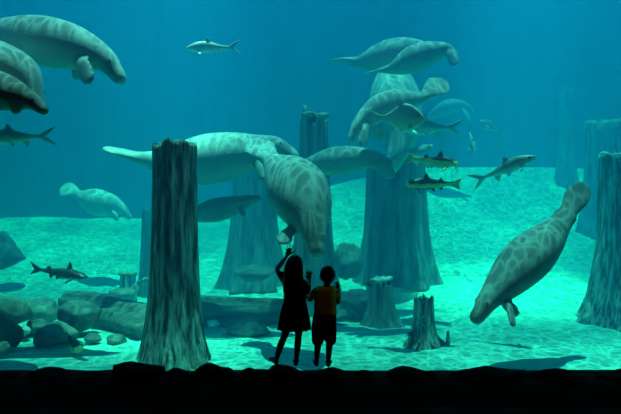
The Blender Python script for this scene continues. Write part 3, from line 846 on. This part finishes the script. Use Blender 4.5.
# ------------------------------------------------------------------ children
M_BODY = noisy('skin_person', (0.14, 0.085, 0.06), (0.17, 0.10, 0.07), 5, 3, rough=0.6, bs=0)
M_HAIR = noisy('hair_black', (0.008, 0.007, 0.006), (0.016, 0.013, 0.011), 20, 4, (1, 1, .15), rough=0.6, bs=0.5, bd=0.01)
M_DRESS = noisy('dress_dark', (0.010, 0.010, 0.012), (0.018, 0.017, 0.020), 12, 4, rough=0.95, spec=0.05, bs=0.2, bd=0.01)
M_SHIRT = noisy('shirt_orange', (0.80, 0.40, 0.03), (0.90, 0.48, 0.04), 8, 4, rough=0.9, spec=0.1, bs=0.2, bd=0.01)
M_SHORTS = noisy('shorts_maroon', (0.10, 0.022, 0.008), (0.14, 0.032, 0.012), 10, 4, rough=0.9, spec=0.1, bs=0.2, bd=0.01)
M_SHOE = noisy('shoe_black', (0.012, 0.012, 0.012), (0.02, 0.02, 0.02), 10, 3, rough=0.7, bs=0)

KD = 6.98
def K(px, py, dy=0.0): return at(px, py, KD + dy)
BK = Vector((0, -1, 0))

def cloth(name, rows, parent, m, n=36, pleat=0.0, np_=9, depth=0.72, th=0.008, seed=1):
    """open garment: rows of (px centre, py, half width px, depth offset)"""
    bm = bmesh.new(); rr = []
    tab = [(i, *r) for i, r in enumerate(rows)]
    m_ = 6 * (len(rows) - 1)
    for j in range(m_ + 1):
        cx, py, hw, dy = interp(tab, j / m_ * (len(rows) - 1))
        c = K(cx, py, dy); a = hw * KD / FOCAL; b = a * depth
        row = []
        for k in range(n * 2):
            t = math.pi * k / n
            f = 1 + pleat * (j / m_) * math.cos(np_ * t + seed) + 0.02 * noise.noise(Vector((math.cos(t) * 2, math.sin(t) * 2, j * 0.25 + seed)))
            row.append(bm.verts.new(c + Vector((math.cos(t) * a * f, math.sin(t) * b * f, 0))))
        rr.append(row)
    for r0, r1 in zip(rr, rr[1:]):
        for k in range(n * 2): bm.faces.new((r0[k], r0[(k + 1) % (2 * n)], r1[(k + 1) % (2 * n)], r1[k]))
    o = obj(name, bm, m, parent=parent)
    s = o.modifiers.new('solidify', 'SOLIDIFY'); s.thickness = th; s.offset = 0
    return o

def hand(bm, wrist, knuckle, tips, thumb, wide=0.030, thick=0.013, side=None):
    """palm with four fingers and a thumb"""
    ax = (knuckle - wrist).normalized()
    across = (tips[0] - tips[-1]); across = (across - ax * across.dot(ax)).normalized()
    nrm = ax.cross(across).normalized()
    limb(bm, [wrist, wrist.lerp(knuckle, 0.5), knuckle], [(wide * .66, thick), (wide * .95, thick * 1.1), (wide, thick)], hint=nrm, n=14)
    for i, t in enumerate(tips):
        q = knuckle + across * wide * lerp(0.76, -0.76, i / 3)
        mid = q.lerp(t, 0.5) + nrm * 0.003
        limb(bm, [q - ax * 0.012, q, mid, t], [0.0085, 0.0085, 0.0082, 0.0070], n=8, steps=9)
    q = wrist.lerp(knuckle, 0.30) - across * wide * 0.7 if (thumb - wrist).dot(across) < 0 else wrist.lerp(knuckle, 0.30) + across * wide * 0.7
    limb(bm, [wrist.lerp(knuckle, .2), q, q.lerp(thumb, 0.55), thumb], [0.010, 0.011, 0.0095, 0.008], n=8, steps=9)

def head(bm, c, w, d, h, ears=True):
    """skull, jaw, nose, ears; c = middle of the head; the face looks to +y"""
    blob(bm, c + Vector((0, -0.006, h * .18)), (w, d, h * .82), u=20, v=14)
    blob(bm, c + Vector((0, d * .22, -h * .42)), (w * .72, d * .72, h * .55), u=16, v=12)
    blob(bm, c + Vector((0, d * 1.0, -h * .10)), (0.013, 0.020, 0.020), u=10, v=8)
    blob(bm, c + Vector((0, d * .93, -h * .10 - 0.036)), (0.022, 0.012, 0.007), u=10, v=8)
    for sd in (-1, 1):
        if ears: blob(bm, c + Vector((sd * w * 1.02, 0, -h * .05)), (0.010, 0.022, 0.030), u=10, v=8)
        blob(bm, c + Vector((sd * w * .42, d * .88, h * .03)), (0.016, 0.010, 0.010), u=10, v=8)

def shoe(parent, p, yaw, length=0.19, w=0.036):
    """p = heel on the ground; toes towards +y"""
    d = Vector((math.sin(yaw), math.cos(yaw), 0))
    bm = bmesh.new()
    P = [p + Vector((0, 0, 0.034)) - d * 0.01, p + d * length * .3 + Vector((0, 0, 0.036)), p + d * length * .65 + Vector((0, 0, 0.028)), p + d * length * .95 + Vector((0, 0, 0.022))]
    limb(bm, P, [(w * .8, .034), (w * .9, .036), (w * 1.1, .028), (w * .9, .020)], hint=Vector((0, 0, 1)), n=14, steps=16)
    lo = p.z
    for v in bm.verts: v.co.z = max(v.co.z, lo)
    return obj('shoe', bm, M_SHOE, parent=parent)

def eyes_of(parent, c, w, d, h):
    for sd in (-1, 1):
        b2 = bmesh.new(); blob(b2, c + Vector((sd * w * .42, d * .96, h * .03)), (0.010, 0.007, 0.008), u=10, v=8)
        obj('eye', b2, M_EYE, parent=parent)

# --- girl
bm = bmesh.new()
limb(bm, [K(294, 321), K(294, 311), K(294.5, 300), K(294.5, 289), K(294.5, 283), K(294.5, 279.5)], [(.105, .085), (.118, .090), (.098, .075), (.112, .080), (.095, .062), (.042, .042)], hint=BK, n=20)
limb(bm, [K(294.5, 283), K(294.5, 277, .01), K(294.5, 270, .02)], [.040, .037, .045], n=14)
GH = K(294.7, 266, .025)
head(bm, GH, .077, .088, .120)
# raised arm
limb(bm, [K(288, 283), K(284, 280.5, .02), K(277.6, 270.2, .12), K(281.4, 263.5, .20), K(286.6, 256.6, .28)], [.040, .038, .029, .029, .020], n=12, steps=20)
hand(bm, K(286.8, 256.2, .285), K(289.0, 250.6, .33), [K(284.9, 248.4, .35), K(287.2, 245.6, .37), K(290.2, 244.2, .37), K(292.9, 245.9, .36)], K(294.6, 251.0, .33), wide=.034)
# folded arm
limb(bm, [K(300, 283), K(304.5, 282.5, .01), K(308.2, 292.5, .08), K(309.2, 287, .18), K(309.3, 281, .25)], [.040, .037, .029, .028, .020], n=12, steps=20)
hand(bm, K(309.3, 280.6, .255), K(309.2, 275.2, .28), [K(312.6, 271.6, .30), K(310.8, 269.6, .31), K(308.4, 269.2, .31), K(306.2, 270.8, .30)], K(305.0, 275.6, .29), wide=.030)
# legs
limb(bm, [K(289, 316), K(287, 326), K(284.4, 336, .01), K(280.0, 347, -.005), K(276.6, 359.2)], [.066, .058, .041, .040, .025], n=14, steps=24)
limb(bm, [K(299, 316), K(299, 326), K(298.4, 336, .01), K(297.6, 346, -.005), K(296.1, 360.2)], [.066, .058, .041, .040, .025], n=14, steps=24)
F1, F2 = K(275.9, 364.0, -.03), K(295.8, 365.6, -.03)
limb(bm, [K(276.6, 359.2), F1 + Vector((0, 0.03, .045)), F1 + Vector((-.03, .13, .025))], [.025, .028, .020], n=10)
limb(bm, [K(296.1, 360.2), F2 + Vector((0, 0.03, .045)), F2 + Vector((0, .13, .025))], [.025, .028, .020], n=10)
girl = obj('person', bm, M_BODY, remesh=0.0055, iters=3)
tag(girl, 'girl with long hair in a dark dress raising one open hand to the glass', 'person')
cloth('dress', [(294.5, 281.2, 8.5, 0), (294.5, 284, 11.3, 0), (294.6, 290, 11.0, 0), (295.0, 299, 10.4, 0), (294.6, 308, 12.4, 0), (294.4, 319, 14.6, 0), (294.2, 329.6, 16.0, 0)], girl, M_DRESS, pleat=0.055, np_=11)
for a_, b_ in ((K(289, 282.8), K(281.8, 275.2, .06)), (K(300.5, 283), K(306.8, 289, .05))):
    bm = bmesh.new(); limb(bm, [a_, a_.lerp(b_, .5), b_], [.052, .050, .047], n=16); obj('sleeve', bm, M_DRESS, parent=girl)
bm = bmesh.new()
HR = [(294.9, 255.0, 3.0), (294.9, 257, 5.6), (294.8, 260.5, 7.7), (294.3, 265, 8.8), (293.8, 270, 9.5), (293.5, 276, 10.0), (293.6, 282, 9.8), (294, 288, 8.6), (294.2, 292, 5.5)]
P_ = [K(x, y, -.012 if y < 272 else -.035) for x, y, w in HR]
rings_pts, ix = crom(P_, 40)
tab = [(i, w * KD / FOCAL) for i, (x, y, w) in enumerate(HR)]
ab = []
for q, i in zip(rings_pts, ix):
    w = interp(tab, i)[0]
    ab.append((w, w * lerp(1.10, 0.62, smooth(2.5, 5.5, i))))
R_ = rings(bm, rings_pts, frames(rings_pts, BK), ab, 40)
for ring in R_[4:]:
    for k, v in enumerate(ring):
        c_ = sum((w_.co for w_ in ring), Vector()) / len(ring)
        v.co = c_ + (v.co - c_) * (1 + 0.03 * math.cos(9 * 2 * math.pi * k / 40) + 0.012 * math.cos(17 * 2 * math.pi * k / 40))
        # open at the face
        if v.co.y > GH.y + 0.055: v.co.y = GH.y + 0.055
obj('hair', bm, M_HAIR, parent=girl)
eyes_of(girl, GH, .077, .088, .120)
shoe(girl, F1 + Vector((0, 0, -.004)), -0.35); shoe(girl, F2 + Vector((0, 0, -.004)), 0.0)

# --- boy
bm = bmesh.new()
limb(bm, [K(324.5, 319), K(324.6, 311), K(325.0, 302), K(325.4, 294), K(326, 289.5), K(326.6, 286.5)], [(.105, .085), (.112, .088), (.108, .080), (.118, .082), (.090, .062), (.042, .042)], hint=BK, n=20)
limb(bm, [K(326, 290), K(327, 284, .01), K(327.6, 280, .015)], [.042, .038, .045], n=14)
BH = K(327.7, 276, .02)
head(bm, BH, .083, .092, .112)
limb(bm, [K(319, 290.5), K(315, 291.5), K(310.6, 299.2, .06), K(308.2, 298.0, .13), K(306.4, 296.4, .18)], [.041, .038, .030, .028, .020], n=12, steps=20)
hand(bm, K(306.3, 296.3, .185), K(305.4, 293.2, .21), [K(303.4, 292.8, .24), K(303.9, 291.2, .25), K(305.2, 290.4, .25), K(306.8, 290.8, .24)], K(308.0, 293.6, .22), wide=.026)
limb(bm, [K(332, 290.5), K(335, 292), K(337.8, 302.4, .05), K(338.6, 296, .14), K(338.4, 289, .20)], [.041, .038, .030, .028, .020], n=12, steps=20)
hand(bm, K(338.4, 288.6, .205), K(337.6, 284.8, .23), [K(339.0, 282.6, .25), K(338.0, 281.6, .26), K(336.6, 281.6, .26), K(335.4, 282.6, .25)], K(334.6, 286.4, .24), wide=.024)
limb(bm, [K(319, 317), K(318.2, 328), K(317.6, 339, .01), K(317.6, 347, -.005), K(316.6, 360.5)], [.062, .056, .042, .041, .026], n=14, steps=24)
limb(bm, [K(330, 317), K(330, 328), K(329.6, 339, .01), K(329.2, 347, -.005), K(328.4, 361)], [.062, .056, .042, .041, .026], n=14, steps=24)
F3, F4 = K(316.5, 366.0, -.03), K(328.4, 366.6, -.03)
for f_, a_ in ((F3, K(316.6, 360.5)), (F4, K(328.4, 361))):
    limb(bm, [a_, f_ + Vector((0, 0.03, .045)), f_ + Vector((0, .13, .025))], [.026, .028, .020], n=10)
boy = obj('person', bm, M_BODY, remesh=0.0055, iters=3)
tag(boy, 'short haired boy in an orange shirt and dark shorts facing the glass', 'person')
cloth('shirt', [(326.4, 286.4, 5.0, 0), (325.8, 288.2, 9.4, 0), (325.3, 291.5, 11.2, 0), (325.0, 299, 10.8, 0), (325.2, 307, 10.7, 0), (325.6, 313.6, 10.9, 0)], boy, M_SHIRT, pleat=0.02, np_=7, depth=0.80)
for a_, b_ in ((K(319.5, 290), K(313.2, 295.2, .02)), (K(331.5, 290), K(336.2, 296.2, .02))):
    bm = bmesh.new(); limb(bm, [a_, a_.lerp(b_, .5), b_], [.052, .052, .050], n=16); obj('sleeve', bm, M_SHIRT, parent=boy)
bm = bmesh.new()
limb(bm, [K(325, 311), K(325, 317), K(324.6, 322)], [(.124, .100), (.128, .100), (.110, .090)], hint=BK, n=24)
limb(bm, [K(318.6, 317), K(318, 327), K(317.7, 340.5)], [(.068, .075), (.073, .075), (.072, .070)], hint=BK, n=20)
limb(bm, [K(330.8, 317), K(330.8, 327), K(330.7, 340.5)], [(.064, .075), (.067, .075), (.066, .070)], hint=BK, n=20)
obj('shorts', bm, M_SHORTS, parent=boy, remesh=0.008, iters=2)
bm = bmesh.new()
blob(bm, BH + Vector((0, -.012, .016)), (.092, .098, .106), u=28, v=18)
rnd = random.Random(4)
for v in bm.verts:
    d_ = (v.co - BH)
    v.co = BH + d_ * (1 + 0.03 * noise.noise(d_ * 40))
    if v.co.y > BH.y + .06 and v.co.z < BH.z + .06: v.co.y = BH.y + .06
    if v.co.z < BH.z - .062: v.co.z = BH.z - .062
obj('hair', bm, M_HAIR, parent=boy)
eyes_of(boy, BH, .083, .092, .112)
shoe(boy, F3 + Vector((0, 0, -.004)), -0.05); shoe(boy, F4 + Vector((0, 0, -.004)), 0.08)
